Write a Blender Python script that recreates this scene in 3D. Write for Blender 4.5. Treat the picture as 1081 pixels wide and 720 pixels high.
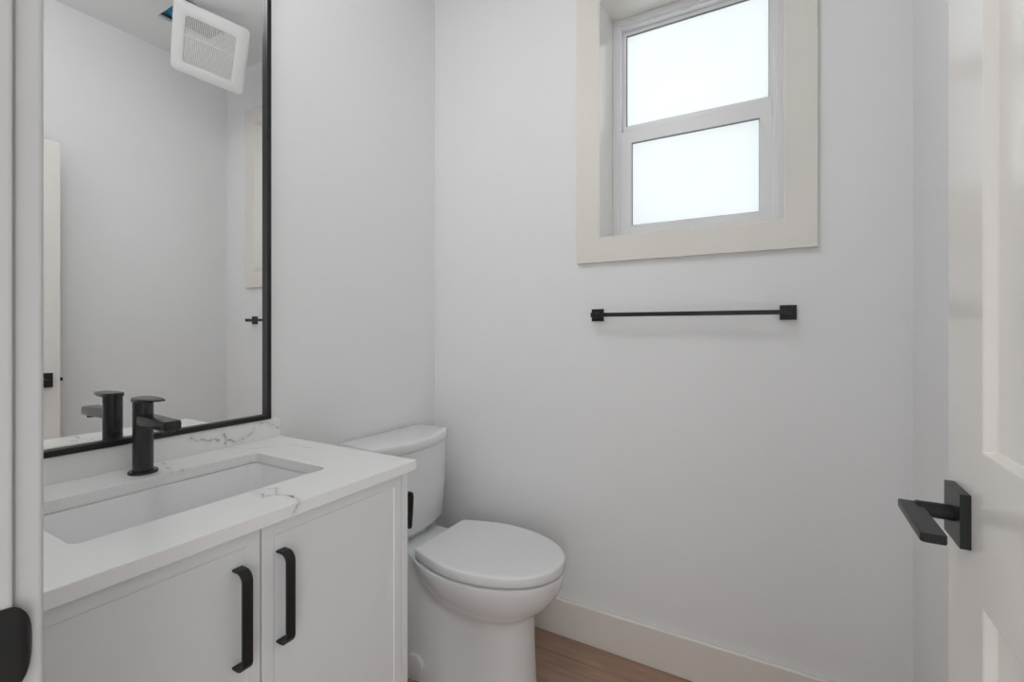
import bpy, bmesh, math, random
from mathutils import Vector, Matrix
random.seed(4)
scene = bpy.context.scene
for o in list(bpy.data.objects): bpy.data.objects.remove(o, do_unlink=True)

# ------------------------------------------------------------------ camera, light, exposure
FPX = 501.0
cam_d = bpy.data.cameras.new('camera'); cam = bpy.data.objects.new('camera', cam_d)
scene.collection.objects.link(cam)
cam.location = (0, 0, 1.176)
cam.rotation_euler = (math.radians(90), 0, math.radians(29.85))
cam_d.sensor_fit = 'HORIZONTAL'; cam_d.sensor_width = 36.0
cam_d.lens = FPX/1081*36
cam_d.shift_y = (347-360)/1081
cam_d.clip_start = 0.01; cam_d.clip_end = 100
scene.camera = cam
scene.view_settings.view_transform = 'Standard'
try: scene.view_settings.look = 'None'
except Exception: pass
scene.view_settings.gamma = 1.0
scene.view_settings.use_curve_mapping = False
scene.view_settings.exposure = 0.15

world = bpy.data.worlds.new('sky_and_hall_fill'); scene.world = world
world.use_nodes = True
wn = world.node_tree.nodes; wl = world.node_tree.links
bg = wn['Background']
geo = wn.new('ShaderNodeTexCoord'); sep = wn.new('ShaderNodeSeparateXYZ')
ramp = wn.new('ShaderNodeValToRGB')          # overcast sky past the window; the dimmer hall side is added fill
wl.new(geo.outputs['Generated'], sep.inputs[0])
mr = wn.new('ShaderNodeMapRange'); mr.inputs['From Min'].default_value = -1; mr.inputs['From Max'].default_value = 1
wl.new(sep.outputs['Y'], mr.inputs['Value']); wl.new(mr.outputs[0], ramp.inputs[0])
ramp.color_ramp.elements[0].position = 0.42; ramp.color_ramp.elements[0].color = (0.76, 0.76, 0.77, 1)
ramp.color_ramp.elements[1].position = 0.56; ramp.color_ramp.elements[1].color = (2.12, 2.14, 2.15, 1)
wl.new(ramp.outputs[0], bg.inputs['Color'])
bg.inputs['Strength'].default_value = 1.15

def area_light(name, loc, rot, sx, sy, power, color, portal=False):
    l = bpy.data.lights.new(name, 'AREA'); l.shape = 'RECTANGLE'; l.size = sx; l.size_y = sy
    l.energy = power; l.color = color
    o = bpy.data.objects.new(name, l); scene.collection.objects.link(o)
    o.location = loc; o.rotation_euler = rot
    if portal: l.cycles.is_portal = True
    return o
ADDED_VANITY_W = 4.0
ADDED_CEILING_W = 11.0
HALL_FILL_W = 15.0
# added soft fill light in the hall behind the camera, shining in
area_light('hall_fill_light', (1.05, -1.75, 1.25), (math.radians(90), 0, math.radians(38)), 1.5, 1.9, HALL_FILL_W, (0.98, 0.99, 1.0))

# ------------------------------------------------------------------ helpers
COL = scene.collection
def rgb(r, g, b):
    f = lambda c: ((c/255+0.055)/1.055)**2.4 if c > 10 else c/255/12.92
    return (f(r), f(g), f(b), 1)
MATS = {}
def mat(name, color, rough=0.5, metal=0.0, bump=0.0, bscale=200, coat=0.0, var=0.0, vscale=4.0, spec=0.5):
    m = bpy.data.materials.new(name); m.use_nodes = True
    n = m.node_tree.nodes; l = m.node_tree.links
    b = n['Principled BSDF']
    b.inputs['Base Color'].default_value = (*color[:3], 1)
    b.inputs['Roughness'].default_value = rough; b.inputs['Metallic'].default_value = metal
    b.inputs['Coat Weight'].default_value = coat; b.inputs['Coat Roughness'].default_value = 0.08
    b.inputs['Specular IOR Level'].default_value = spec
    tc = n.new('ShaderNodeTexCoord')
    if var > 0:
        nz = n.new('ShaderNodeTexNoise'); nz.inputs['Scale'].default_value = vscale; nz.inputs['Detail'].default_value = 3
        l.new(tc.outputs['Object'], nz.inputs['Vector'])
        mx = n.new('ShaderNodeMix'); mx.data_type = 'RGBA'
        mx.inputs['A'].default_value = tuple(c*(1-var) for c in color[:3]) + (1,)
        mx.inputs['B'].default_value = tuple(min(1, c*(1+var)) for c in color[:3]) + (1,)
        l.new(nz.outputs['Fac'], mx.inputs['Factor']); l.new(mx.outputs['Result'], b.inputs['Base Color'])
    if bump > 0:
        nz = n.new('ShaderNodeTexNoise'); nz.inputs['Scale'].default_value = bscale; nz.inputs['Detail'].default_value = 4
        bp = n.new('ShaderNodeBump'); bp.inputs['Strength'].default_value = bump; bp.inputs['Distance'].default_value = 0.002
        l.new(tc.outputs['Object'], nz.inputs['Vector']); l.new(nz.outputs['Fac'], bp.inputs['Height'])
        l.new(bp.outputs['Normal'], b.inputs['Normal'])
    return m

M_wall = mat('wall_paint', (0.89, 0.893, 0.893), 0.55, bump=0.12, bscale=260, var=0.01)
M_ceil = mat('ceiling_paint', (0.90, 0.90, 0.90), 0.8, bump=0.12, bscale=220, var=0.01)
M_trim = mat('trim_paint', (0.85, 0.81, 0.755), 0.20, bump=0.01, bscale=120, var=0.01)
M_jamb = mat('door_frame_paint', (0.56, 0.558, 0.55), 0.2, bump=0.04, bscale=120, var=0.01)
M_door = mat('door_paint', (0.90, 0.865, 0.82), 0.18, bump=0.01, bscale=90, var=0.012, spec=0.65)
M_liner = mat('window_liner_gloss_paint', (0.83, 0.80, 0.76), 0.09, var=0.008, spec=0.8)
M_cab = mat('cabinet_lacquer', (0.80, 0.81, 0.815), 0.4, bump=0.02, bscale=150, var=0.008)
M_cabin = mat('cabinet_inside', (0.12, 0.12, 0.12), 0.7, var=0.02)
M_ceramic = mat('white_porcelain', (0.83, 0.84, 0.85), 0.13, coat=0.5, var=0.004)
M_seat = mat('toilet_seat_plastic', (0.83, 0.83, 0.83), 0.25, var=0.004)
M_basin = mat('basin_porcelain', (0.84, 0.84, 0.84), 0.14, coat=0.4, var=0.004)
M_black = mat('matte_black_metal', (0.018, 0.018, 0.018), 0.36, metal=0.3, bump=0.05, bscale=500, var=0.05, vscale=40)
M_blackg = mat('satin_black_metal', (0.06, 0.06, 0.06), 0.27, metal=0.85, bump=0.03, bscale=500, var=0.05, vscale=40)
M_vinyl = mat('white_window_vinyl', (0.86, 0.86, 0.87), 0.3, var=0.004)
M_gask = mat('grey_window_gasket', (0.22, 0.22, 0.22), 0.6, var=0.03)
M_plastic = mat('white_grille_plastic', (0.80, 0.80, 0.795), 0.35, var=0.005)
M_box = mat('galvanised_housing', (0.20, 0.20, 0.20), 0.45, metal=0.6, var=0.15, vscale=30)
M_bolt = mat('bolt_cap_plastic', (0.83, 0.83, 0.83), 0.25, var=0.004)
M_chrome = mat('chrome', (0.7, 0.7, 0.7), 0.12, metal=1.0, var=0.01)
M_insul = mat('yellow_wire_sleeve', (0.62, 0.55, 0.16), 0.6, var=0.1)
M_wood_dark = mat('unfinished_wood', (0.3, 0.22, 0.15), 0.7, var=0.1)

def mirror_mat():
    m = bpy.data.materials.new('silvered_mirror'); m.use_nodes = True
    b = m.node_tree.nodes['Principled BSDF']
    b.inputs['Base Color'].default_value = (0.96, 0.96, 0.955, 1)
    b.inputs['Metallic'].default_value = 1.0; b.inputs['Roughness'].default_value = 0.0
    return m
M_mirror = mirror_mat()

def frosted():
    m = bpy.data.materials.new('frosted_glass'); m.use_nodes = True
    n = m.node_tree.nodes; l = m.node_tree.links
    for x in list(n): n.remove(x)
    out = n.new('ShaderNodeOutputMaterial'); mix = n.new('ShaderNodeMixShader')
    tr = n.new('ShaderNodeBsdfTranslucent'); gl = n.new('ShaderNodeBsdfGlossy'); fr = n.new('ShaderNodeFresnel')
    tc = n.new('ShaderNodeTexCoord'); nz = n.new('ShaderNodeTexNoise'); nz.inputs['Scale'].default_value = 350
    nz2 = n.new('ShaderNodeTexNoise'); nz2.inputs['Scale'].default_value = 6
    cr = n.new('ShaderNodeMix'); cr.data_type = 'RGBA'
    cr.inputs['A'].default_value = (0.83, 0.865, 0.875, 1); cr.inputs['B'].default_value = (0.875, 0.895, 0.90, 1)
    bp = n.new('ShaderNodeBump'); bp.inputs['Strength'].default_value = 0.4; bp.inputs['Distance'].default_value = 0.001
    l.new(tc.outputs['Object'], nz.inputs['Vector']); l.new(tc.outputs['Object'], nz2.inputs['Vector'])
    l.new(nz.outputs['Fac'], bp.inputs['Height']); l.new(bp.outputs['Normal'], gl.inputs['Normal']); l.new(bp.outputs['Normal'], tr.inputs['Normal'])
    l.new(nz2.outputs['Fac'], cr.inputs['Factor']); l.new(cr.outputs['Result'], tr.inputs['Color'])
    gl.inputs['Roughness'].default_value = 0.35
    l.new(fr.outputs[0], mix.inputs[0]); l.new(tr.outputs[0], mix.inputs[1]); l.new(gl.outputs[0], mix.inputs[2])
    l.new(mix.outputs[0], out.inputs['Surface'])
    return m
M_glass = frosted()

VEINS = [
  (0.80, [(-1.345, 0.658, 0.890), (-1.345, 0.682, 0.879), (-1.345, 0.701, 0.873), (-1.345, 0.730, 0.871)]),
  (1.00, [(-1.345, 0.739, 0.887), (-1.345, 0.752, 0.867), (-1.345, 0.769, 0.855), (-1.345, 0.787, 0.857), (-1.345, 0.810, 0.867), (-1.345, 0.824, 0.878)]),
  (0.60, [(-1.345, 0.752, 0.867), (-1.345, 0.746, 0.858)]),
  (0.90, [(-1.345, 0.848, 0.899), (-1.345, 0.873, 0.892), (-1.345, 0.893, 0.879), (-1.345, 0.906, 0.872)]),
  (0.35, [(-1.374, 0.721, 0.846), (-1.326, 0.758, 0.846), (-1.268, 0.777, 0.846), (-1.242, 0.816, 0.846), (-1.216, 0.856, 0.846), (-1.174, 0.860, 0.846), (-1.129, 0.862, 0.846)]),
  (0.50, [(-1.332, 0.588, 0.846), (-1.228, 0.558, 0.846), (-1.190, 0.549, 0.846), (-1.168, 0.549, 0.846), (-1.198, 0.579, 0.846), (-1.234, 0.580, 0.846)]),
  (0.90, [(-0.929, 0.575, 0.846), (-0.886, 0.568, 0.846), (-0.876, 0.588, 0.846), (-0.856, 0.595, 0.846), (-0.820, 0.590, 0.846), (-0.804, 0.586, 0.846)]),
  (0.40, [(-0.923, 0.592, 0.846), (-0.917, 0.609, 0.846), (-0.876, 0.588, 0.846)]),
  (0.70, [(-0.804, 0.584, 0.845), (-0.804, 0.579, 0.834), (-0.803, 0.572, 0.827)]),
]
def quartz():
    m = bpy.data.materials.new('veined_white_quartz'); m.use_nodes = True
    n = m.node_tree.nodes; l = m.node_tree.links; b = n['Principled BSDF']
    b.inputs['Roughness'].default_value = 0.22
    tc = n.new('ShaderNodeNewGeometry')
    def math_(op, a, c=None, d=None):
        x = n.new('ShaderNodeMath'); x.operation = op
        for i, v in enumerate((a, c, d)):
            if v is None: continue
            if isinstance(v, (int, float)): x.inputs[i].default_value = v
            else: l.new(v, x.inputs[i])
        return x.outputs[0]
    def vm(op, a, b_=None):
        x = n.new('ShaderNodeVectorMath'); x.operation = op
        for k, v in enumerate((a, b_)):
            if v is None: continue
            if isinstance(v, (tuple, list)): x.inputs[k].default_value = v
            else: l.new(v, x.inputs[k])
        return x
    # vein paths wobble with noise so that they look mineral
    n1 = n.new('ShaderNodeTexNoise'); n1.inputs['Scale'].default_value = 55; n1.inputs['Detail'].default_value = 5; l.new(tc.outputs['Position'], n1.inputs['Vector'])
    wob = vm('MULTIPLY', vm('SUBTRACT', n1.outputs['Color'], (0.5, 0.5, 0.5)).outputs[0], (0.022, 0.022, 0.022)).outputs[0]
    P = vm('ADD', tc.outputs['Position'], wob).outputs[0]
    tot = None
    for w, pts in VEINS:
        dmin = None
        for a, b2 in zip(pts, pts[1:]):
            ba = tuple(b2[k]-a[k] for k in range(3)); L2 = sum(c*c for c in ba)
            pa = vm('SUBTRACT', P, a).outputs[0]
            h = math_('DIVIDE', vm('DOT_PRODUCT', pa, ba).outputs['Value'], L2)
            h = math_('MAXIMUM', math_('MINIMUM', h, 1.0), 0.0)
            sc = n.new('ShaderNodeVectorMath'); sc.operation = 'SCALE'; sc.inputs[0].default_value = ba; l.new(h, sc.inputs['Scale'])
            d = vm('LENGTH', vm('SUBTRACT', pa, sc.outputs[0]).outputs[0]).outputs['Value']
            dmin = d if dmin is None else math_('MINIMUM', dmin, d)
        def fall(d, width, amp):
            r = n.new('ShaderNodeMapRange'); r.interpolation_type = 'SMOOTHSTEP'
            r.inputs['From Min'].default_value = 0; r.inputs['From Max'].default_value = width
            r.inputs['To Min'].default_value = amp; r.inputs['To Max'].default_value = 0
            l.new(d, r.inputs['Value']); return r.outputs[0]
        v = math_('ADD', fall(dmin, 0.0036, min(1.0, 1.35*w)), fall(dmin, 0.016, 0.2*w))
        tot = v if tot is None else math_('MAXIMUM', tot, v)
    brk = n.new('ShaderNodeTexNoise'); brk.inputs['Scale'].default_value = 70; brk.inputs['Detail'].default_value = 3; l.new(tc.outputs['Position'], brk.inputs['Vector'])
    bk = n.new('ShaderNodeMapRange'); bk.inputs['From Min'].default_value = 0.35; bk.inputs['From Max'].default_value = 0.62; bk.inputs['To Min'].default_value = 0.15
    l.new(brk.outputs['Fac'], bk.inputs['Value'])
    tot = math_('MULTIPLY', tot, bk.outputs[0])
    mx = n.new('ShaderNodeMix'); mx.data_type = 'RGBA'
    mx.inputs['A'].default_value = (0.88, 0.88, 0.87, 1); mx.inputs['B'].default_value = (0.20, 0.195, 0.18, 1)
    l.new(tot, mx.inputs['Factor']); l.new(mx.outputs['Result'], b.inputs['Base Color'])
    return m
M_quartz = quartz()

def planks():
    m = bpy.data.materials.new('oak_planks'); m.use_nodes = True
    n = m.node_tree.nodes; l = m.node_tree.links; b = n['Principled BSDF']
    b.inputs['Roughness'].default_value = 0.42
    g = n.new('ShaderNodeNewGeometry')
    mp = n.new('ShaderNodeMapping'); mp.inputs['Location'].default_value = (0.915, -0.05, 0); l.new(g.outputs['Position'], mp.inputs[0])
    br = n.new('ShaderNodeTexBrick'); br.offset = 0.37; br.inputs['Scale'].default_value = 1.0
    br.inputs['Brick Width'].default_value = 1.3; br.inputs['Row Height'].default_value = 0.19
    br.inputs['Mortar Size'].default_value = 0.0011; br.inputs['Mortar Smooth'].default_value = 0.2; br.inputs['Bias'].default_value = 0
    br.inputs['Color1'].default_value = (0.40, 0.255, 0.180, 1); br.inputs['Color2'].default_value = (0.43, 0.278, 0.198, 1)
    br.inputs['Mortar'].default_value = (0.08, 0.048, 0.032, 1)
    l.new(mp.outputs[0], br.inputs['Vector'])
    mp2 = n.new('ShaderNodeMapping'); mp2.inputs['Scale'].default_value = (2.2, 26, 1); l.new(g.outputs['Position'], mp2.inputs[0])
    nz = n.new('ShaderNodeTexNoise'); nz.inputs['Scale'].default_value = 2.2; nz.inputs['Detail'].default_value = 8; nz.inputs['Distortion'].default_value = 0.8
    l.new(mp2.outputs[0], nz.inputs['Vector'])
    mr = n.new('ShaderNodeMapRange'); mr.inputs['From Min'].default_value = 0.3; mr.inputs['From Max'].default_value = 0.75
    mr.inputs['To Min'].default_value = 0.80; mr.inputs['To Max'].default_value = 1.18; l.new(nz.outputs['Fac'], mr.inputs['Value'])
    mx = n.new('ShaderNodeMix'); mx.data_type = 'RGBA'; mx.blend_type = 'MULTIPLY'; mx.inputs['Factor'].default_value = 1
    cc = n.new('ShaderNodeCombineColor')
    for i in range(3): l.new(mr.outputs[0], cc.inputs[i])
    l.new(br.outputs['Color'], mx.inputs['A']); l.new(cc.outputs[0], mx.inputs['B']); l.new(mx.outputs['Result'], b.inputs['Base Color'])
    bp = n.new('ShaderNodeBump'); bp.inputs['Strength'].default_value = 0.15; bp.inputs['Distance'].default_value = 0.002
    l.new(nz.outputs['Fac'], bp.inputs['Height']); l.new(bp.outputs['Normal'], b.inputs['Normal'])
    return m
M_floor = planks()

def blue_film():
    m = bpy.data.materials.new('crinkled_blue_film'); m.use_nodes = True
    n = m.node_tree.nodes; l = m.node_tree.links; b = n['Principled BSDF']
    b.inputs['Roughness'].default_value = 0.3
    g = n.new('ShaderNodeNewGeometry')
    v = n.new('ShaderNodeTexNoise'); v.inputs['Scale'].default_value = 28; v.inputs['Detail'].default_value = 3
    l.new(g.outputs['Position'], v.inputs['Vector'])
    r = n.new('ShaderNodeValToRGB'); r.color_ramp.elements[0].position = 0.40; r.color_ramp.elements[0].color = (0.01, 0.10, 0.18, 1)
    r.color_ramp.elements[1].position = 0.62; r.color_ramp.elements[1].color = (0.02, 0.42, 0.75, 1)
    l.new(v.outputs['Fac'], r.inputs[0]); l.new(r.outputs[0], b.inputs['Base Color'])
    bp = n.new('ShaderNodeBump'); bp.inputs['Strength'].default_value = 0.8; bp.inputs['Distance'].default_value = 0.01
    l.new(v.outputs['Fac'], bp.inputs['Height']); l.new(bp.outputs['Normal'], b.inputs['Normal'])
    return m
M_blue = blue_film()

def root(name, label, cat, loc, group=None):
    o = bpy.data.objects.new(name, None); COL.objects.link(o); o.location = loc; o.empty_display_size = 0.05
    if label: o['label'] = label
    if cat: o['category'] = cat
    if group: o['group'] = group
    return o
def origin_of(o):
    v = Vector((0, 0, 0))
    while o is not None: v = v + o.location; o = o.parent
    return v
def link(name, bm, m, parent=None, smooth=None, bevel=None, seg=2, origin=None):
    """bm holds world coordinates; the mesh is stored relative to its parent (or its own origin)."""
    bmesh.ops.recalc_face_normals(bm, faces=bm.faces)
    base = origin_of(parent) if parent else Vector(origin or (0, 0, 0))
    bmesh.ops.translate(bm, verts=bm.verts, vec=-base)
    me = bpy.data.meshes.new(name); bm.to_mesh(me); bm.free()
    me.materials.append(m)
    o = bpy.data.objects.new(name, me); COL.objects.link(o)
    if parent: o.parent = parent
    else: o.location = base
    if bevel:
        md = o.modifiers.new('bevel', 'BEVEL'); md.width = bevel; md.segments = seg; md.limit_method = 'ANGLE'; md.angle_limit = math.radians(35)
        md.harden_normals = False
    if smooth is not None:
        for p in me.polygons: p.use_smooth = True
        me.set_sharp_from_angle(angle=math.radians(smooth))
    return o
def struct(name, bm, m, **k):
    o = link(name, bm, m, **k)
    if not o.parent: o['kind'] = 'structure'
    return o
def tag(o, label, cat): o['label'] = label; o['category'] = cat; return o
def box(bm, x0, x1, y0, y1, z0, z1):
    v = [bm.verts.new(p) for p in ((x0,y0,z0),(x1,y0,z0),(x1,y1,z0),(x0,y1,z0),(x0,y0,z1),(x1,y0,z1),(x1,y1,z1),(x0,y1,z1))]
    for f in ((3,2,1,0),(4,5,6,7),(0,1,5,4),(1,2,6,5),(2,3,7,6),(3,0,4,7)): bm.faces.new([v[i] for i in f])
    return bm
def B(*a): return box(bmesh.new(), *a)
def loft(bm, loops, cap0=True, cap1=True, closed=True):
    vs = [[bm.verts.new(p) for p in L] for L in loops]
    n = len(vs[0])
    for a, b in zip(vs, vs[1:]):
        for i in range(n if closed else n-1):
            j = (i+1) % n
            bm.faces.new((a[i], a[j], b[j], b[i]))
    if cap0: bm.faces.new(list(reversed(vs[0])))
    if cap1: bm.faces.new(vs[-1])
    return bm
def rrect(u0, u1, v0, v1, r, seg=6):
    r = max(r, 1e-5); out = []
    for cx, cy, a0 in ((u1-r, v1-r, 0), (u0+r, v1-r, 90), (u0+r, v0+r, 180), (u1-r, v0+r, 270)):
        for k in range(seg+1):
            a = math.radians(a0 + 90*k/seg); out.append((cx+r*math.cos(a), cy+r*math.sin(a)))
    return out
AX = {'X': lambda u, v, w: (w, u, v), 'Y': lambda u, v, w: (u, w, v), 'Z': lambda u, v, w: (u, v, w)}
def ring(bm, axis, outer, inner, w0, w1):
    """plate with one hole; outer and inner are (u0,u1,v0,v1,r)"""
    f = AX[axis]; sg = 6
    O = rrect(*outer, seg=sg); I = rrect(*inner, seg=sg)
    loops = [[f(*p, w0) for p in O], [f(*p, w1) for p in O], [f(*p, w1) for p in I], [f(*p, w0) for p in I]]
    vs = [[bm.verts.new(p) for p in L] for L in loops]; n = len(O)
    for a, b in zip(vs, vs[1:]+vs[:1]):
        for i in range(n): bm.faces.new((a[i], a[(i+1) % n], b[(i+1) % n], b[i]))
    return bm
def wall_hole(bm, axis, u0, u1, v0, v1, h, w0, w1):
    """wall slab with a rectangular hole h=(a0,a1,b0,b1), single watertight mesh"""
    f = AX[axis]
    us = sorted({u0, h[0], h[1], u1}); vs_ = sorted({v0, h[2], h[3], v1})
    cells = []
    for i in range(len(us)-1):
        for j in range(len(vs_)-1):
            if us[i] >= h[0]-1e-9 and us[i+1] <= h[1]+1e-9 and vs_[j] >= h[2]-1e-9 and vs_[j+1] <= h[3]+1e-9: continue
            cells.append((i, j))
    V = {}
    def v(i, j, k):
        if (i, j, k) not in V: V[(i, j, k)] = bm.verts.new(f(us[i], vs_[j], (w0, w1)[k]))
        return V[(i, j, k)]
    for (i, j) in cells:
        for k in (0, 1): bm.faces.new((v(i,j,k), v(i+1,j,k), v(i+1,j+1,k), v(i,j+1,k)))
        for (di, dj, a, b) in ((-1,0,(i,j),(i,j+1)), (1,0,(i+1,j),(i+1,j+1)), (0,-1,(i,j),(i+1,j)), (0,1,(i,j+1),(i+1,j+1))):
            if (i+di, j+dj) not in cells: bm.faces.new((v(*a,0), v(*b,0), v(*b,1), v(*a,1)))
    return bm
def cyl(bm, p0, p1, r0, r1=None, n=32, cap=True):
    p0 = Vector(p0); p1 = Vector(p1); r1 = r0 if r1 is None else r1
    d = (p1-p0).normalized(); a = d.orthogonal().normalized(); b = d.cross(a)
    L = [[p + (a*math.cos(2*math.pi*i/n)+b*math.sin(2*math.pi*i/n))*r for i in range(n)] for p, r in ((p0, r0), (p1, r1))]
    return loft(bm, L, cap, cap)

# ------------------------------------------------------------------ room dimensions (metres)
XL, XR, YF, YB, ZC = -1.365, 0.307, 0.130, 1.682, 2.740
T = 0.12
JX, HX = -0.530, 0.200            # door opening in the front wall
DH = 2.045
struct('floor', B(XL-T, XR+T, -0.02, YB+T, -0.03, 0), M_floor)
HOLE = (-0.245, 0.009, 1.175, 1.425)
struct('ceiling', wall_hole(bmesh.new(), 'Z', XL-T, XR+T, YF-T, YB+T, HOLE, ZC, ZC+0.016), M_ceil)
struct('wall_left', B(XL-T, XL, YF-T, YB+T, 0, ZC), M_wall)
struct('wall_right', B(XR, XR+T, YF-T, YB+T, 0, ZC), M_wall)
# window opening
WX0, WX1, WZ0, WZ1 = -0.590, 0.001, 1.507, 2.388
struct('wall_back', wall_hole(bmesh.new(), 'Y', XL, XR, 0, ZC, (WX0-0.012, WX1+0.012, WZ0-0.012, WZ1+0.012), YB, YB+T+0.09), M_wall)
# front wall: sides of the doorway and header
bm = bmesh.new()
wall_hole(bm, 'Y', XL, XR, 0, ZC, (JX-0.02, HX+0.02, 0, DH+0.02), YF-T+0.005, YF)
struct('wall_front', bm, M_wall)

# baseboards
def baseboard(name, x0, x1, y0, y1, face):
    o = struct(name, B(x0, x1, y0, y1, 0.0, 0.1395), M_trim, bevel=0.0045, seg=3); return o
baseboard('baseboard_back', XL, XR, YB-0.015, YB, 'Y')
baseboard('baseboard_right', XR-0.015, XR, YF, YB-0.015, 'X')
baseboard('baseboard_left', XL, XL+0.015, 0.906, YB-0.015, 'X')
baseboard('baseboard_front', HX+0.10, XR-0.015, YF, YF+0.015, 'Y')

# ------------------------------------------------------------------ doorway: jambs, casing, strike plate
bm = bmesh.new()
box(bm, JX-0.02, JX, YF-T+0.005, YF, 0, DH)
box(bm, HX, HX+0.02, YF-T+0.005, YF, 0, DH)
box(bm, JX-0.02, HX+0.02, YF-T+0.005, YF, DH, DH+0.02)
box(bm, JX, JX+0.011, YF-0.085, YF-0.045, 0, DH); box(bm, HX-0.011, HX, YF-0.085, YF-0.045, 0, DH)   # door stops
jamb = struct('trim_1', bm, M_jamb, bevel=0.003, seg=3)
bm = bmesh.new(); CT = 0.0195
box(bm, JX-0.095, JX-0.005, YF, YF+CT, 0, DH+0.005)
box(bm, HX+0.005, HX+0.095, YF, YF+CT, 0, DH+0.005)
box(bm, JX-0.095, HX+0.095, YF, YF+CT, DH+0.005, DH+0.095)
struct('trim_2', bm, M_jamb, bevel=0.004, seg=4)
# strike plate: flat plate on the jamb with a rounded lip that curls past its edge
SZ = 0.923
sp = root('strike_plate', 'black rounded strike plate on the left door jamb by the counter', 'strike plate', (JX, YF-0.01, SZ))
bm = bmesh.new()
prof = [(-0.030, 0.0002), (-0.012, 0.0002), (0.000, 0.0006), (0.0035, 0.0004), (0.0068, -0.0006), (0.0092, -0.0024), (0.0108, -0.0046), (0.0117, -0.0065)]
def lip_h(t):                     # half height along the profile: D shaped lip
    return 0.034 if t < -0.004 else 0.034*math.sqrt(max(0.0, 1-((t+0.004)/0.0158)**2.0))
hs = [math.sin(math.radians(a)) for a in range(-90, 91, 10)]
loA = [[(JX+x+0.0016, YF+y, SZ+h*lip_h(y)) for h in hs] for y, x in prof]
loB = [[(JX+x, YF+y-0.0003, SZ+h*lip_h(y)) for h in hs] for y, x in prof]
nA = [[bm.verts.new(p) for p in L] for L in loA]; nB = [[bm.verts.new(p) for p in L] for L in loB]
m_ = len(hs); k_ = len(prof)
for i in range(k_-1):
    for j in range(m_-1):
        bm.faces.new((nA[i][j], nA[i+1][j], nA[i+1][j+1], nA[i][j+1])); bm.faces.new((nB[i][j], nB[i][j+1], nB[i+1][j+1], nB[i+1][j]))
    for j in (0, m_-1): bm.faces.new((nA[i][j], nA[i+1][j], nB[i+1][j], nB[i][j]))
for i in (0, k_-1):
    for j in range(m_-1): bm.faces.new((nA[i][j], nA[i][j+1], nB[i][j+1], nB[i][j]))
link('plate', bm, M_black, sp, smooth=40)
for dz in (-0.02, 0.02):
    bm = bmesh.new(); cyl(bm, (JX+0.0017, YF-0.022, SZ+dz), (JX+0.0026, YF-0.022, SZ+dz), 0.0035, n=16)
    link('screw', bm, M_blackg, sp, smooth=30)

# ------------------------------------------------------------------ the open door
DX0, DX1, DY0, DY1 = 0.195, 0.230, 0.135, 0.863
door = bpy.data.objects.new('door_1', None); COL.objects.link(door); door.location = (DX0, DY0, 0.01); door['kind'] = 'structure'
bm = bmesh.new()
PAN = [(DY0+0.125, 0.731, 1.035, 1.905), (DY0+0.125, 0.731, 0.235, 0.858)]
us = [DY0, PAN[0][0], PAN[0][1], DY1]; vz = [0.012, 0.235, 0.858, 1.035, 1.905, 2.035]
def door_face(bm, x, depth, sgn):
    V = {}
    def v(i, j):
        if (i, j) not in V: V[(i, j)] = bm.verts.new((x, us[i], vz[j]))
        return V[(i, j)]
    for i in range(3):
        for j in range(5):
            if i == 1 and j in (1, 3):
                a = [v(i,j), v(i+1,j), v(i+1,j+1), v(i,j+1)]
                cs = [(us[i], vz[j], 1, 1), (us[i+1], vz[j], -1, 1), (us[i+1], vz[j+1], -1, -1), (us[i], vz[j+1], 1, -1)]
                b_ = [bm.verts.new((x+sgn*depth, y+dy*0.0025, z+dz*0.0025)) for y, z, dy, dz in cs]
                for k in range(4): bm.faces.new((a[k], a[(k+1)%4], b_[(k+1)%4], b_[k]))
                bm.faces.new(b_)
            else: bm.faces.new((v(i,j), v(i+1,j), v(i+1,j+1), v(i,j+1)))
    return V
V0 = door_face(bm, DX0, 0.012, 1); V1 = door_face(bm, DX1, 0.012, -1)
for j in range(5):
    for i in (0, 3): bm.faces.new((V0[(i,j)], V0[(i,j+1)], V1[(i,j+1)], V1[(i,j)]))
for i in range(3):
    for j in (0, 5): bm.faces.new((V0[(i,j)], V0[(i+1,j)], V1[(i+1,j)], V1[(i,j)]))
struct('door_leaf', bm, M_door, parent=door, bevel=0.0015, seg=2)
HZ, HY = 0.942, 0.802
h = link('handle_rosette', ring(bmesh.new(), 'X', (HY-0.033, HY+0.033, HZ-0.033, HZ+0.033, 0.0008), (HY-0.010, HY+0.010, HZ-0.010, HZ+0.010, 0.0099), DX0-0.0105, DX0), M_black, door, bevel=0.0008)
h['label'] = 'square black rosette of the door handle'
bm = bmesh.new()
cyl(bm, (DX0-0.002, HY, HZ), (0.149, HY, HZ), 0.0098, n=36)
lv = link('lever_neck', bm, M_black, door, smooth=40, bevel=0.0006)
bm = bmesh.new()
LX0, LX1 = 0.1325, 0.1565
pl = [(LX0+0.002, HY+0.014), (LX1-0.004, HY+0.0125), (LX1, HY+0.009), (LX1, 0.694), (LX1-0.002, 0.690), (LX0+0.003, 0.690), (LX0, 0.694), (LX0, HY+0.012)]
loft(bm, [[(x, y, HZ-0.0052) for x, y in pl], [(x, y, HZ+0.0052) for x, y in pl]])
lv = link('lever', bm, M_black, door, bevel=0.0022, seg=3, smooth=50); lv['label'] = 'flat black lever of the door handle'
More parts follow.
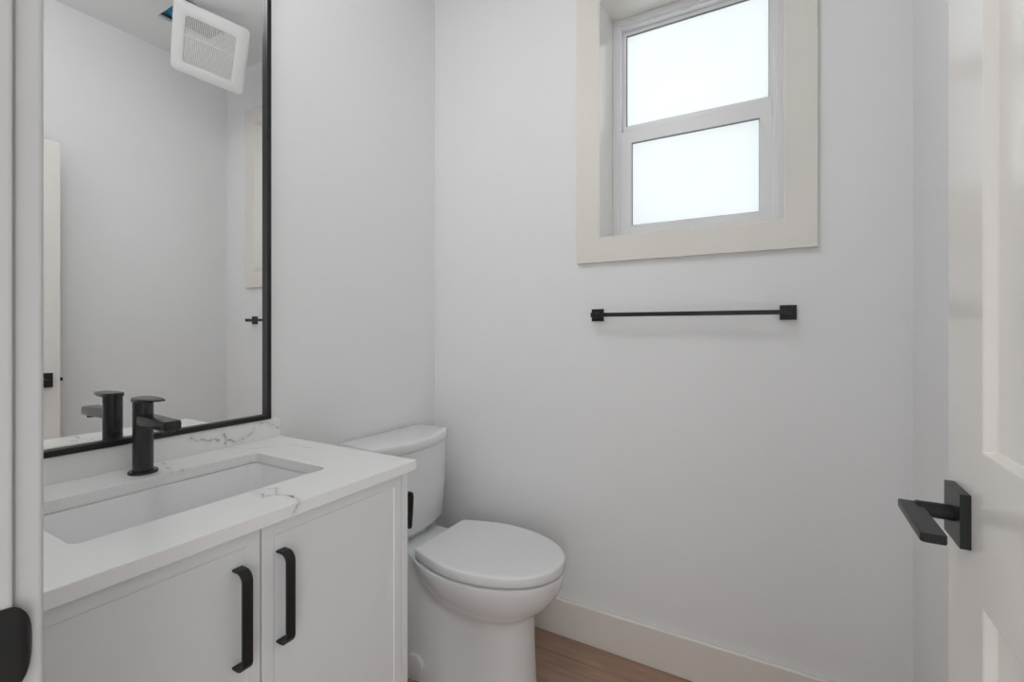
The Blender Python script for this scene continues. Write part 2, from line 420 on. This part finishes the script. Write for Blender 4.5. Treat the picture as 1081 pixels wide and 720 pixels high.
# other side of the door
link('handle_rosette', B(DX1, DX1+0.009, HY-0.033, HY+0.033, HZ-0.033, HZ+0.033), M_black, door, bevel=0.0008)
bm = bmesh.new(); cyl(bm, (DX1+0.005, HY, HZ), (DX1+0.045, HY, HZ), 0.0098, n=24); box(bm, DX1+0.036, DX1+0.056, 0.69, HY+0.012, HZ-0.005, HZ+0.005)
link('lever', bm, M_black, door, bevel=0.001)
bm = bmesh.new(); box(bm, DX0+0.006, DX1-0.006, DY1-0.001, DY1+0.0015, HZ-0.029, HZ+0.029)
link('latch_plate', bm, M_black, door, bevel=0.0006)
bm = bmesh.new(); loft(bm, [[(x, y, HZ-0.008) for x, y in ((DX0+0.010, DY1), (DX0+0.026, DY1), (DX0+0.026, DY1+0.004), (DX0+0.012, DY1+0.012), (DX0+0.010, DY1+0.012))],
                            [(x, y, HZ+0.008) for x, y in ((DX0+0.010, DY1), (DX0+0.026, DY1), (DX0+0.026, DY1+0.004), (DX0+0.012, DY1+0.012), (DX0+0.010, DY1+0.012))]])
link('latch_bolt', bm, M_blackg, door)

# ------------------------------------------------------------------ window with casing
cas = struct('trim_3', ring(bmesh.new(), 'Y', (-0.676, 0.086, 1.419, 2.474, 0.0002), (WX0, WX1, WZ0, WZ1, 0.0002), YB-0.018, YB), M_trim, bevel=0.0018)
# liner boards between casing and window
WY = YB+0.140
struct('trim_4', ring(bmesh.new(), 'Y', (WX0-0.012, WX1+0.012, WZ0-0.012, WZ1+0.012, 0.0002), (WX0+0.004, WX1-0.004, WZ0+0.004, WZ1-0.004, 0.0002), YB-0.0165, WY), M_liner, bevel=0.001)
win = bpy.data.objects.new('window_1', None); COL.objects.link(win); win.location = ((WX0+WX1)/2, WY, WZ0); win['kind'] = 'structure'
fx0, fx1, fz0, fz1 = WX0+0.004, WX1-0.004, WZ0+0.004, WZ1-0.004
struct('window_frame', ring(bmesh.new(), 'Y', (fx0-0.012, fx1+0.012, fz0-0.012, fz1+0.012, 0.0002), (fx0+0.021, fx1-0.021, fz0+0.020, fz1-0.026, 0.002), WY+0.001, YB+T+0.09), M_vinyl, parent=win, bevel=0.0015)
# inner stop step on the vinyl frame
struct('window_stop', ring(bmesh.new(), 'Y', (fx0+0.0205, fx1-0.0205, fz0+0.0195, fz1-0.0255, 0.002), (fx0+0.030, fx1-0.030, fz0+0.024, fz1-0.034, 0.002), WY+0.009, YB+T+0.088), M_vinyl, parent=win, bevel=0.001)
# upper fixed glazing (outer plane)
UY = WY+0.034
us0, us1 = fx0+0.0302, fx1-0.0302
MR = 1.939
struct('upper_sash', ring(bmesh.new(), 'Y', (us0, us1, MR-0.030, fz1-0.0342, 0.001), (us0+0.012, us1-0.012, MR+0.036, fz1-0.048, 0.002), UY, UY+0.022), M_vinyl, parent=win, bevel=0.001)
struct('gasket', ring(bmesh.new(), 'Y', (us0+0.0118, us1-0.0118, MR+0.0358, fz1-0.0478, 0.001), (us0+0.0140, us1-0.0140, MR+0.0380, fz1-0.050, 0.001), UY+0.004, UY+0.012), M_gask, parent=win)
g = struct('glass_pane', B(us0+0.0122, us1-0.0122, UY+0.0125, UY+0.0165, MR+0.0362, fz1-0.0482), M_glass, parent=win)
# lower sliding sash (inner plane)
LY = WY+0.008
struct('lower_sash', ring(bmesh.new(), 'Y', (us0+0.0003, us1-0.0003, fz0+0.0243, MR+0.006, 0.001), (us0+0.040, us1-0.040, fz0+0.066, MR-0.040, 0.003), LY, LY+0.024), M_vinyl, parent=win, bevel=0.002, seg=3)
struct('gasket', ring(bmesh.new(), 'Y', (us0+0.0398, us1-0.0398, fz0+0.0658, MR-0.0398, 0.002), (us0+0.042, us1-0.042, fz0+0.068, MR-0.042, 0.002), LY+0.006, LY+0.013), M_gask, parent=win)
struct('glass_pane', B(us0+0.0402, us1-0.0402, LY+0.0135, LY+0.0175, fz0+0.0662, MR-0.0402), M_glass, parent=win)
bm = bmesh.new()   # sash lock on the meeting rail
box(bm, -0.325, -0.265, UY-0.004, UY, MR+0.006, MR+0.010)
link('sash_lift', bm, M_vinyl, win, bevel=0.001)

# ------------------------------------------------------------------ vanity cabinet
CY0, CY1 = 0.142, 0.902
CF = -0.819
van = root('vanity_cabinet', 'pale grey two-door vanity cabinet under the white stone counter', 'cabinet', ((XL+CF)/2, (CY0+CY1)/2, 0))
bm = bmesh.new()
box(bm, XL+0.001, CF, CY1-0.019, CY1, 0.001, 0.8205)              # right end panel
link('side_panel', bm, M_cab, van, bevel=0.001)
link('side_panel', B(XL+0.001, CF, CY0, CY0+0.019, 0.001, 0.8205), M_cab, van, bevel=0.001)
link('toe_kick', B(CF-0.075, CF-0.062, CY0+0.0195, CY1-0.0195, 0.001, 0.0995), M_cab, van)
link('front_rail', B(CF-0.040, CF-0.024, CY0+0.0195, CY1-0.0195, 0.800, 0.8205), M_cab, van)
bm = bmesh.new()
box(bm, XL+0.002, CF-0.024, CY0+0.019, CY1-0.019, 0.10, 0.118)
box(bm, XL+0.002, XL+0.012, CY0+0.019, CY1-0.019, 0.118, 0.8205)
link('carcass', bm, M_cabin, van)
def cab_door(y0, y1, z0, z1):
    bm = bmesh.new(); fr = 0.0235
    xb, xf = CF-0.021, CF-0.001
    f = lambda y0, y1, z0, z1, x: [(x, y0, z0), (x, y1, z0), (x, y1, z1), (x, y0, z1)]
    loft(bm, [f(y0, y1, z0, z1, xb), f(y0, y1, z0, z1, xf), f(y0+fr, y1-fr, z0+fr, z1-fr, xf), f(y0+fr+0.002, y1-fr-0.002, z0+fr+0.002, z1-fr-0.002, xf-0.0026)])
    return link('door', bm, M_cab, van, bevel=0.0008)
MID = 0.5180
dl = cab_door(CY0+0.021, MID-0.0015, 0.105, 0.8165); dr = cab_door(MID+0.0015, CY1-0.0215, 0.105, 0.8165)
def pull(yc, z0, z1, parent):
    w, t, s, r = 0.0185, 0.0042, 0.032, 0.016
    xo = CF-0.0035+s                   # outer face of the bar
    path = [(CF-0.0045, z1-t/2)]
    for a in range(0, 91, 10):
        A = math.radians(a); path.append((xo-t/2-r+r*math.sin(A), z1-t/2-r+r*math.cos(A)))
    for a in range(0, 91, 10):
        A = math.radians(a); path.append((xo-t/2-r+r*math.cos(A), z0+t/2+r-r*math.sin(A)))
    path.append((CF-0.0045, z0+t/2))
    bm = bmesh.new(); loops = []
    for i, (x, z) in enumerate(path):
        a = path[max(0, i-1)]; b = path[min(len(path)-1, i+1)]
        d = Vector((b[0]-a[0], b[1]-a[1])).normalized(); nx, nz = -d[1], d[0]
        h = t/2
        loops.append([(x+nx*h, yc-w/2, z+nz*h), (x+nx*h, yc+w/2, z+nz*h), (x-nx*h, yc+w/2, z-nz*h), (x-nx*h, yc-w/2, z-nz*h)])
    loft(bm, loops)
    o = link('handle', bm, M_black, parent, bevel=0.0008, smooth=35)
    o['label'] = 'black arched strap handle'
pull(0.4765, 0.590, 0.762, dl); pull(0.5580, 0.590, 0.762, dr)

# ------------------------------------------------------------------ counter, backsplash
CX1, CYR, CZ0, CZ1 = -0.8035, 0.9165, 0.8210, 0.846
SK = (-1.222, -0.941, 0.293, 0.757, 0.016)
ct = root('countertop', 'white quartz vanity countertop with thin grey veins and a low backsplash', 'countertop', ((XL+CX1)/2, 0.52, CZ0))
link('slab', ring(bmesh.new(), 'Z', (XL+0.0005, CX1, YF+0.0185, CYR, 0.0004), SK, CZ0, CZ1), M_quartz, ct, bevel=0.0018, seg=3)
link('backsplash', B(XL+0.0005, XL+0.020, YF+0.0185, CYR, CZ1, 0.9035), M_quartz, ct, bevel=0.001)
# undermount basin
snk = root('sink_basin', 'white rectangular undermount sink set in the vanity counter', 'sink', (-1.08, 0.525, 0.69))
bm = bmesh.new()
x0, x1, y0, y1, r = SK
zt = CZ0-0.0006
def rl(d, z, rr): return [(a, b, z) for a, b in rrect(x0-d, x1+d, y0-d, y1+d, rr, seg=8)]
loft(bm, [rl(0.022, zt-0.012, 0.03), rl(0.022, zt, 0.03), rl(0.003, zt, 0.020), rl(-0.001, zt-0.006, 0.024), rl(-0.012, zt-0.085, 0.032), rl(-0.022, zt-0.112, 0.036), rl(-0.045, zt-0.125, 0.04), rl(-0.10, zt-0.129, 0.03)], cap0=False, cap1=True)
bs = link('basin', bm, M_basin, snk, smooth=50)
md = bs.modifiers.new('shell', 'SOLIDIFY'); md.thickness = 0.006; md.offset = -1
bm = bmesh.new(); cyl(bm, (-1.08, 0.525, zt-0.1285), (-1.08, 0.525, zt-0.1262), 0.022, n=32); cyl(bm, (-1.08, 0.525, zt-0.1262), (-1.08, 0.525, zt-0.121), 0.016, 0.014, n=32)
link('drain', bm, M_blackg, snk, smooth=30)

# ------------------------------------------------------------------ faucet
FX, FY = -1.2760, 0.5230
fa = root('faucet', 'matte black single-lever faucet standing behind the sink', 'faucet', (FX, FY, CZ1))
bm = bmesh.new()
def oval(z, a, b): return [(FX+a*math.cos(2*math.pi*i/48), FY+b*math.sin(2*math.pi*i/48), z) for i in range(48)]
loft(bm, [oval(CZ1+0.0003, 0.0285, 0.0285), oval(CZ1+0.005, 0.0285, 0.0285), oval(CZ1+0.0065, 0.027, 0.027)])
link('base', bm, M_blackg, fa, smooth=40)
bm = bmesh.new(); loft(bm, [oval(CZ1+0.0066, 0.0198, 0.0198), oval(0.9895, 0.0198, 0.0198)])
link('body', bm, M_blackg, fa, smooth=40)
bm = bmesh.new(); loft(bm, [oval(0.9896, 0.019, 0.019), oval(0.992, 0.019, 0.019)])
loft(bm, [oval(0.9921, 0.0198, 0.0198), oval(1.010, 0.0198, 0.0198)])
link('cartridge_cap', bm, M_blackg, fa, smooth=40)
bm = bmesh.new()   # flat lever plate, wide over the body and reaching over the spout
def leverloop(z, g=0.0):
    o = []
    for i in range(25):
        a = math.radians(90+180*i/24); o.append((FX+(0.0222-g)*math.cos(a), FY+(0.0222-g)*math.sin(a)))
    o += [(FX+0.030, FY-0.0215+g), (FX+0.062, FY-0.0160+g), (FX+0.074-g, FY-0.012), (FX+0.076-g, FY), (FX+0.074-g, FY+0.012), (FX+0.062, FY+0.0160-g), (FX+0.030, FY+0.0215-g)]
    return [(x, y, z) for x, y in o]
L0 = leverloop(1.0101); L1 = leverloop(1.0175); 
def tilt(L, k): return [(x, y, z + (0.0 if x < FX+0.02 else (x-FX-0.02)*k)) for x, y, z in L]
loft(bm, [tilt(L0, 0.075), tilt(L1, 0.0), tilt(leverloop(1.0190, 0.0015), -0.02)])
link('lever', bm, M_blackg, fa, smooth=40)
bm = bmesh.new()
sw = 0.0175
def sprof(x, zt_, zb_): return [(x, y, z) for y, z in rrect(FY-sw, FY+sw, zb_, zt_, 0.004, seg=4)]
loft(bm, [sprof(FX+0.012, 0.9800, 0.9565), sprof(FX+0.05, 0.9795, 0.9560), sprof(FX+0.130, 0.9770, 0.9550), sprof(FX+0.132, 0.9750, 0.9570)])
link('spout', bm, M_blackg, fa, smooth=40)
bm = bmesh.new(); cyl(bm, (FX+0.113, FY, 0.9550), (FX+0.113, FY, 0.9495), 0.0125, n=28)
link('aerator', bm, M_blackg, fa, smooth=40)

# ------------------------------------------------------------------ mirror
MY0, MY1, MZ0, MZ1 = 0.172, 0.8795, 0.9050, 2.26
mi = root('wall_mirror', 'tall rectangular mirror in a thin black frame above the vanity', 'mirror', (XL+0.001, (MY0+MY1)/2, MZ0))
link('frame', ring(bmesh.new(), 'X', (MY0, MY1, MZ0, MZ1, 0.0005), (MY0+0.013, MY1-0.013, MZ0+0.013, MZ1-0.013, 0.0005), XL+0.001, XL+0.0245), M_black, mi, bevel=0.0008)
link('mirror_glass', B(XL+0.003, XL+0.0115, MY0+0.0135, MY1-0.0135, MZ0+0.0135, MZ1-0.0135), M_mirror, mi)
link('backing', B(XL+0.001, XL+0.0028, MY0+0.0132, MY1-0.0132, MZ0+0.0132, MZ1-0.0132), M_wood_dark, mi)

# ------------------------------------------------------------------ vanity light added above the mirror (above the picture; lights the room)
vl = root('added_vanity_light', 'added black bar vanity light with three white glass shades above the mirror', 'light', (XL+0.001, 0.526, 2.40))
bm = bmesh.new(); box(bm, XL+0.001, XL+0.025, 0.34, 0.71, 2.40, 2.45)
link('backplate', bm, M_black, vl, bevel=0.002)
M_bulb = bpy.data.materials.new('lit_glass_shade'); M_bulb.use_nodes = True
bb = M_bulb.node_tree.nodes['Principled BSDF']; bb.inputs['Base Color'].default_value = (0.9, 0.9, 0.88, 1)
bb.inputs['Emission Color'].default_value = (1.0, 0.97, 0.93, 1); bb.inputs['Emission Strength'].default_value = ADDED_VANITY_W
for yy in (0.376, 0.526, 0.676):
    bm = bmesh.new(); cyl(bm, (XL+0.025, yy, 2.425), (XL+0.08, yy, 2.425), 0.008, n=16); cyl(bm, (XL+0.08, yy, 2.418), (XL+0.08, yy, 2.445), 0.012, n=16)
    link('arm', bm, M_black, vl, smooth=40)
    bm = bmesh.new()
    lp = []
    for z, r in ((2.446, 0.018), (2.452, 0.036), (2.50, 0.044), (2.56, 0.046), (2.575, 0.040), (2.582, 0.02)):
        lp.append([(XL+0.08+r*math.cos(2*math.pi*i/32), yy+r*math.sin(2*math.pi*i/32), z) for i in range(32)])
    loft(bm, lp); link('shade', bm, M_bulb, vl, smooth=50)

# ------------------------------------------------------------------ flush ceiling lamp, added out of view to brighten the room
cl = root('added_ceiling_light', 'added round white flush ceiling lamp over the middle of the room', 'ceiling light', (-0.62, 0.50, ZC))
M_lamp = M_bulb.copy(); M_lamp.name = 'lit_diffuser'
M_lamp.node_tree.nodes['Principled BSDF'].inputs['Emission Strength'].default_value = ADDED_CEILING_W
M_lamp.node_tree.nodes['Principled BSDF'].inputs['Emission Color'].default_value = (0.97, 0.985, 1.0, 1)
bm = bmesh.new(); cyl(bm, (-0.62, 0.50, ZC-0.018), (-0.62, 0.50, ZC-0.0002), 0.172, 0.172, n=48); link('rim', bm, M_plastic, cl, smooth=40)
bm = bmesh.new()
loft(bm, [[(-0.62+r_*math.cos(2*math.pi*i/48), 0.50+r_*math.sin(2*math.pi*i/48), z) for i in range(48)] for z, r_ in ((ZC-0.0181, 0.165), (ZC-0.05, 0.163), (ZC-0.085, 0.15), (ZC-0.108, 0.115), (ZC-0.118, 0.06))])
link('diffuser', bm, M_lamp, cl, smooth=50)

# ------------------------------------------------------------------ toilet
TY = 1.347; BY = 1.363
to = root('toilet', 'white two-piece toilet with closed lid between vanity and window wall', 'toilet', (-1.0, BY, 0))
def section(z, wr, ws, xs, w, ab, xf, xc=-0.885, nb=44, nf=26, cy=BY, pw=2.5):
    """skirt of half width ws whose round front ends at xs, merged with the bowl bulge (half width w, rear reach ab, front xf)"""
    def halfw(x):
        sk = 0.0
        lf = 0.20; t = min(1.0, max(0.0, (x+1.12)/0.27)); t = t*t*(3-2*t)
        wx = wr+(ws-wr)*t                      # the skirt is wider at the back than at the front
        if x < xs: sk = wx if x < xs-lf else wx*max(0.0, 1-((x-(xs-lf))/lf)**2.2)**(1/2.2)
        bu = 0.0
        if w > 0:
            d = abs(x-xc)/(ab if x < xc else (xf-xc)); e = pw if x < xc else 2.06
            if d < 1: bu = w*(1-d**e)**(1/e)
        return (sk**9+bu**9)**(1/9)
    xf -= 0.005; w *= 1.015
    xend = max(xs, xf if w > 0 else -9)
    xsn = [-1.335+(xc+1.335)*i/nb for i in range(nb)]+[xc+(xend-xc)*math.sin(math.pi/2*i/nf) for i in range(nf+1)]
    half = [(x, halfw(x)) for x in xsn]
    return [(x, cy-y, z) for x, y in half[:-1]]+[(half[-1][0], cy, z)]+[(x, cy+y, z) for x, y in reversed(half[:-1])]
bm = bmesh.new()
S = [(0.0, 0.152, 0.114, -0.700, 0, 1, 0), (0.012, 0.152, 0.114, -0.700, 0, 1, 0), (0.06, 0.151, 0.112, -0.703, 0, 1, 0), (0.15, 0.147, 0.110, -0.707, 0, 1, 0), (0.215, 0.142, 0.109, -0.709, 0, 1, 0),
 (0.240, 0.140, 0.109, -0.709, 0.095, 0.10, -0.720), (0.252, 0.139, 0.109, -0.709, 0.112, 0.115, -0.700), (0.264, 0.138, 0.109, -0.709, 0.126, 0.135, -0.680), (0.280, 0.136, 0.110, -0.709, 0.140, 0.160, -0.659),
 (0.300, 0.133, 0.112, -0.709, 0.154, 0.185, -0.640), (0.325, 0.130, 0.114, -0.709, 0.167, 0.212, -0.622), (0.350, 0.127, 0.117, -0.709, 0.1765, 0.234, -0.6095), (0.375, 0.124, 0.120, -0.709, 0.1825, 0.248, -0.6025),
 (0.390, 0.122, 0.121, -0.709, 0.1845, 0.253, -0.6005), (0.3955, 0.1205, 0.1205, -0.709, 0.1840, 0.2525, -0.601), (0.3978, 0.118, 0.118, -0.709, 0.1810, 0.249, -0.604), (0.3985, 0.113, 0.113, -0.709, 0.1750, 0.243, -0.610)]
loft(bm, [section(*s) for s in S])
link('bowl', bm, M_ceramic, to, smooth=40)
# seat ring and lid
def seatloop(z, g, rb=0.011):
    xb, xc, xf, wb, w = -1.083+g, -0.885, -0.604-g, 0.144-g, 0.1905-g
    half = [(xb, 0.0), (xb, wb*0.5), (xb, wb-rb)]
    for i in range(1, 7):
        a = math.radians(90*i/6); half.append((xb+rb*(1-math.cos(a)), wb-rb+rb*math.sin(a)))
    x_s = half[-1][0]
    for i in range(1, 12):
        t = i/12; x = x_s+(xc-x_s)*t; s = math.sin(t*math.pi/2); half.append((x, wb+(w-wb)*s))
    for i in range(31):
        a = math.pi/2*i/30; half.append((xc+(xf-xc)*math.sin(a)**0.97, w*max(0, math.cos(a))**0.97))
    return [(x, BY-y, z) for x, y in half]+[(x, BY+y, z) for x, y in reversed(half[1:-1])]
bm = bmesh.new()
loft(bm, [seatloop(0.3987, 0.022), seatloop(0.4058, 0.022)])
link('seat', bm, M_seat, to, smooth=40)
bm = bmesh.new()
loft(bm, [seatloop(0.4060, 0.003), seatloop(0.4066, 0.0008), seatloop(0.408, 0.0), seatloop(0.4310, 0.0), seatloop(0.4348, 0.0012), seatloop(0.4370, 0.0038), seatloop(0.4382, 0.009), seatloop(0.4388, 0.02), seatloop(0.4394, 0.07)])
link('lid', bm, M_seat, to, smooth=60)
for s in (-1, 1):
    bm = bmesh.new(); cyl(bm, (-1.094, BY+s*0.07-0.02, 0.4095), (-1.094, BY+s*0.07+0.02, 0.4095), 0.0105, n=24)
    link('hinge', bm, M_seat, to, smooth=40, bevel=0.001)
# tank
def tankloop(z, hw, xe, xm, g=0.0, rc=0.007, n=24):
    xb = XL+0.006+g; hw = hw-g; xe -= g; xm -= g
    o = [(xb, -hw), ]
    arc = []
    for i in range(n+1):
        t = -1+2*i/n; y = t*hw; arc.append((xm-(xm-xe)*abs(t)**2.2, y))
    # soften the two front corners
    c0 = [(xe-rc*1.0, -hw), (xe-rc*0.3, -hw+0.0015), (xe+0.0005, -hw+rc*0.35)]
    c1 = [(x, -y) for x, y in reversed(c0)]
    arc = [p for p in arc if abs(p[1]) < hw-rc*0.5]
    o += c0+arc+c1+[(xb, hw)]
    return [(x, TY+y, z) for x, y in o]
bm = bmesh.new()
loft(bm, [tankloop(0.4150, 0.163, -1.215, -1.185), tankloop(0.4190, 0.170, -1.207, -1.176), tankloop(0.434, 0.184, -1.200, -1.168), tankloop(0.58, 0.196, -1.198, -1.158), tankloop(0.7325, 0.2030, -1.198, -1.150)])
link('tank', bm, M_ceramic, to, smooth=50)
bm = bmesh.new()
loft(bm, [tankloop(0.7330, 0.2065, -1.196, -1.1455, 0.004), tankloop(0.7350, 0.2065, -1.196, -1.1445, 0.001), tankloop(0.738, 0.2080, -1.195, -1.143), tankloop(0.764, 0.2080, -1.195, -1.142), tankloop(0.7695, 0.2080, -1.195, -1.142, 0.0022), tankloop(0.7722, 0.2080, -1.195, -1.142, 0.006), tankloop(0.7732, 0.2080, -1.195, -1.142, 0.014)])
link('tank_lid', bm, M_ceramic, to, smooth=50)
bm = bmesh.new(); loft(bm, [[(x, y, 0.3975) for x, y in rrect(-1.30, -1.20, TY-0.09, TY+0.09, 0.02)], [(x, y, 0.4150) for x, y in rrect(-1.30, -1.20, TY-0.09, TY+0.09, 0.02)]])
link('tank_gasket', bm, M_ceramic, to)
bm = bmesh.new()
L = []; ccx, ccz = -1.076, 0.050
for dy, rr in ((0.010, 0.040), (-0.0015, 0.040), (-0.0040, 0.0375), (-0.0048, 0.032)):
    L.append([(ccx+rr*math.cos(2*math.pi*i/36), BY-0.1505+dy+0.06*(rr*math.cos(2*math.pi*i/36)), ccz+rr*math.sin(2*math.pi*i/36)) for i in range(36)])
loft(bm, L); o = link('bolt_cap', bm, M_bolt, to, smooth=40)

# ------------------------------------------------------------------ toilet roll holder on the vanity end panel
tp = root('toilet_roll_holder', 'small black holder on the right end of the vanity facing the toilet', 'toilet roll holder', (-0.868, CY1, 0.69))
bm = bmesh.new(); box(bm, -0.890, -0.846, CY1-0.0002, CY1+0.008, 0.670, 0.714)
link('wall_plate', bm, M_black, tp, bevel=0.001)
bm = bmesh.new(); cyl(bm, (-0.868, CY1+0.007, 0.692), (-0.868, CY1+0.060, 0.692), 0.007, n=20)
link('post', bm, M_black, tp, smooth=40)
bm = bmesh.new()
L = []
for z, d, w in ((0.6440, 0.004, 0.005), (0.6455, 0.0035, 0.0075), (0.652, 0.003, 0.009), (0.70, 0.0012, 0.011), (0.728, 0.0, 0.0118), (0.7385, 0.0012, 0.0105), (0.7415, 0.004, 0.006)):
    yc = CY1+0.066-d
    L.append([(x, y, z) for x, y in rrect(-0.868-w, -0.868+w, yc-0.007, yc, 0.002, seg=3)])
loft(bm, L); link('arm', bm, M_black, tp, smooth=40)

# ------------------------------------------------------------------ towel bar
TZ = 1.2255; TX0, TX1 = -0.5975, 0.0100
tb = root('towel_bar', 'slim matte black towel bar mounted on the wall below the window', 'towel bar', ((TX0+TX1)/2, YB, TZ))
for x in (TX0, TX1):
    bm = bmesh.new(); loft(bm, [[(x+u, YB-0.0003, TZ+v) for u, v in rrect(-0.0225, 0.0225, -0.0225, 0.0225, 0.001, 2)], [(x+u, YB-0.009, TZ+v) for u, v in rrect(-0.0225, 0.0225, -0.0225, 0.0225, 0.001, 2)]])
    link('rosette', bm, M_black, tb, bevel=0.0008)
    bm = bmesh.new(); box(bm, x-0.0085, x+0.0085, YB-0.058, YB-0.009, TZ-0.0085, TZ+0.0085)
    link('post', bm, M_black, tb, bevel=0.0008)
link('bar', B(TX0+0.0085, TX1-0.0085, YB-0.0560, YB-0.0460, TZ-0.0070, TZ+0.0070), M_black, tb, bevel=0.0008)

# ------------------------------------------------------------------ exhaust fan: housing in the ceiling and grille hanging loose by one corner
hs_ = root('fan_housing', 'open ceiling fan box lined with blue film behind the hanging grille', 'fan housing', (HOLE[0], HOLE[2], ZC))
hx0, hx1, hy0, hy1 = HOLE
bm = bmesh.new()
f = lambda d, z: [(hx0+d, hy0+d, z), (hx1-d, hy0+d, z), (hx1-d, hy1-d, z), (hx0+d, hy1-d, z)]
loft(bm, [f(-0.004, ZC+0.017), f(-0.004, ZC+0.16)], cap0=False, cap1=True)
link('box', bm, M_box, hs_)
bm = bmesh.new()
rr = random.Random(3); N = 10
gv = [[bm.verts.new((hx0+0.002+(hx1-hx0-0.004)*i/N, hy0+0.002+(hy1-hy0-0.004)*j/N, ZC+0.030+rr.uniform(-0.012, 0.012))) for j in range(N+1)] for i in range(N+1)]
for i in range(1, N):
    for j in range(3):
        bm.faces.new((gv[i][j], gv[i+1][j], gv[i+1][j+1], gv[i][j+1]))
bmesh.ops.delete(bm, geom=[v for v in bm.verts if not v.link_faces], context='VERTS')
o = link('blue_film', bm, M_blue, hs_)
md = o.modifiers.new('thick', 'SOLIDIFY'); md.thickness = 0.001
bm = bmesh.new(); cyl(bm, (hx0+0.05, hy0+0.02, ZC+0.012), (hx0+0.03, hy0+0.12, ZC+0.012), 0.006, n=12)
link('yellow_wire', bm, M_insul, hs_, smooth=40)

A = Vector((-0.233, 1.134, 2.731)); Bc = Vector((-0.427, 1.386, 2.642)); Cc = Vector((-0.211, 1.469, 2.406)); D = Vector((-0.018, 1.216, 2.495))
cen = (A+Bc+Cc+D)/4
ey = (Bc-A).normalized(); ex = (D-A); ex = (ex-ey*ex.dot(ey)).normalized(); ez = ex.cross(ey)
if ez.x > 0: ez = -ez          # face looks down toward the mirror
Lh = 0.165
gr = root('exhaust_fan_grille', 'square white exhaust fan grille hanging loose from the ceiling', 'fan grille', cen)
def gp(u, v, w): return cen+ex*u+ey*v+ez*w
def gl_(d, w, r, half=Lh): return [gp(a, b, w) for a, b in rrect(-half+d, half-d, -half+d, half-d, r, seg=8)]
GI = 0.056
loops = [gl_(0.002, -0.016, 0.022), gl_(0.0, -0.013, 0.024), gl_(0.0, -0.004, 0.024), gl_(0.003, -0.0005, 0.022), gl_(0.012, 0.003, 0.020), gl_(0.040, 0.0065, 0.016),
         gl_(GI-0.003, 0.0065, 0.014), gl_(GI, 0.0045, 0.012), gl_(GI, -0.001, 0.012)]
inner = [gl_(GI, -0.0035, 0.012), gl_(0.010, -0.004, 0.018), gl_(0.006, -0.016, 0.020)]
bm = bmesh.new(); loft(bm, loops+inner+[loops[0]], cap0=False, cap1=False)
bmesh.ops.remove_doubles(bm, verts=bm.verts, dist=1e-6)
link('frame', bm, M_plastic, gr, smooth=35)
bm = bmesh.new(); hi = Lh-GI+0.0015; NS = 30; pitch = 2*hi/NS
def gbox(bm, u0, u1, v0, v1, w0, w1):
    v = [bm.verts.new(gp(*p)) for p in ((u0,v0,w0),(u1,v0,w0),(u1,v1,w0),(u0,v1,w0),(u0,v0,w1),(u1,v0,w1),(u1,v1,w1),(u0,v1,w1))]
    for f_ in ((3,2,1,0),(4,5,6,7),(0,1,5,4),(1,2,6,5),(2,3,7,6),(3,0,4,7)): bm.faces.new([v[i] for i in f_])
for k in range(1, NS):
    v = -hi+k*pitch; gbox(bm, -hi, hi, v-pitch*0.25, v+pitch*0.25, -0.0025, 0.0025)
gbox(bm, -0.024, -0.019, -hi, hi, -0.003, 0.0032)
link('slats', bm, M_plastic, gr)
bm = bmesh.new()               # wire spring that still holds one corner to the housing
p0 = gp(-Lh+0.06, -Lh+0.10, -0.010); p1 = Vector((hx0+0.06, hy0+0.04, ZC+0.02))
cyl(bm, p0, p1, 0.0012, n=8); link('spring_wire', bm, M_chrome, gr)
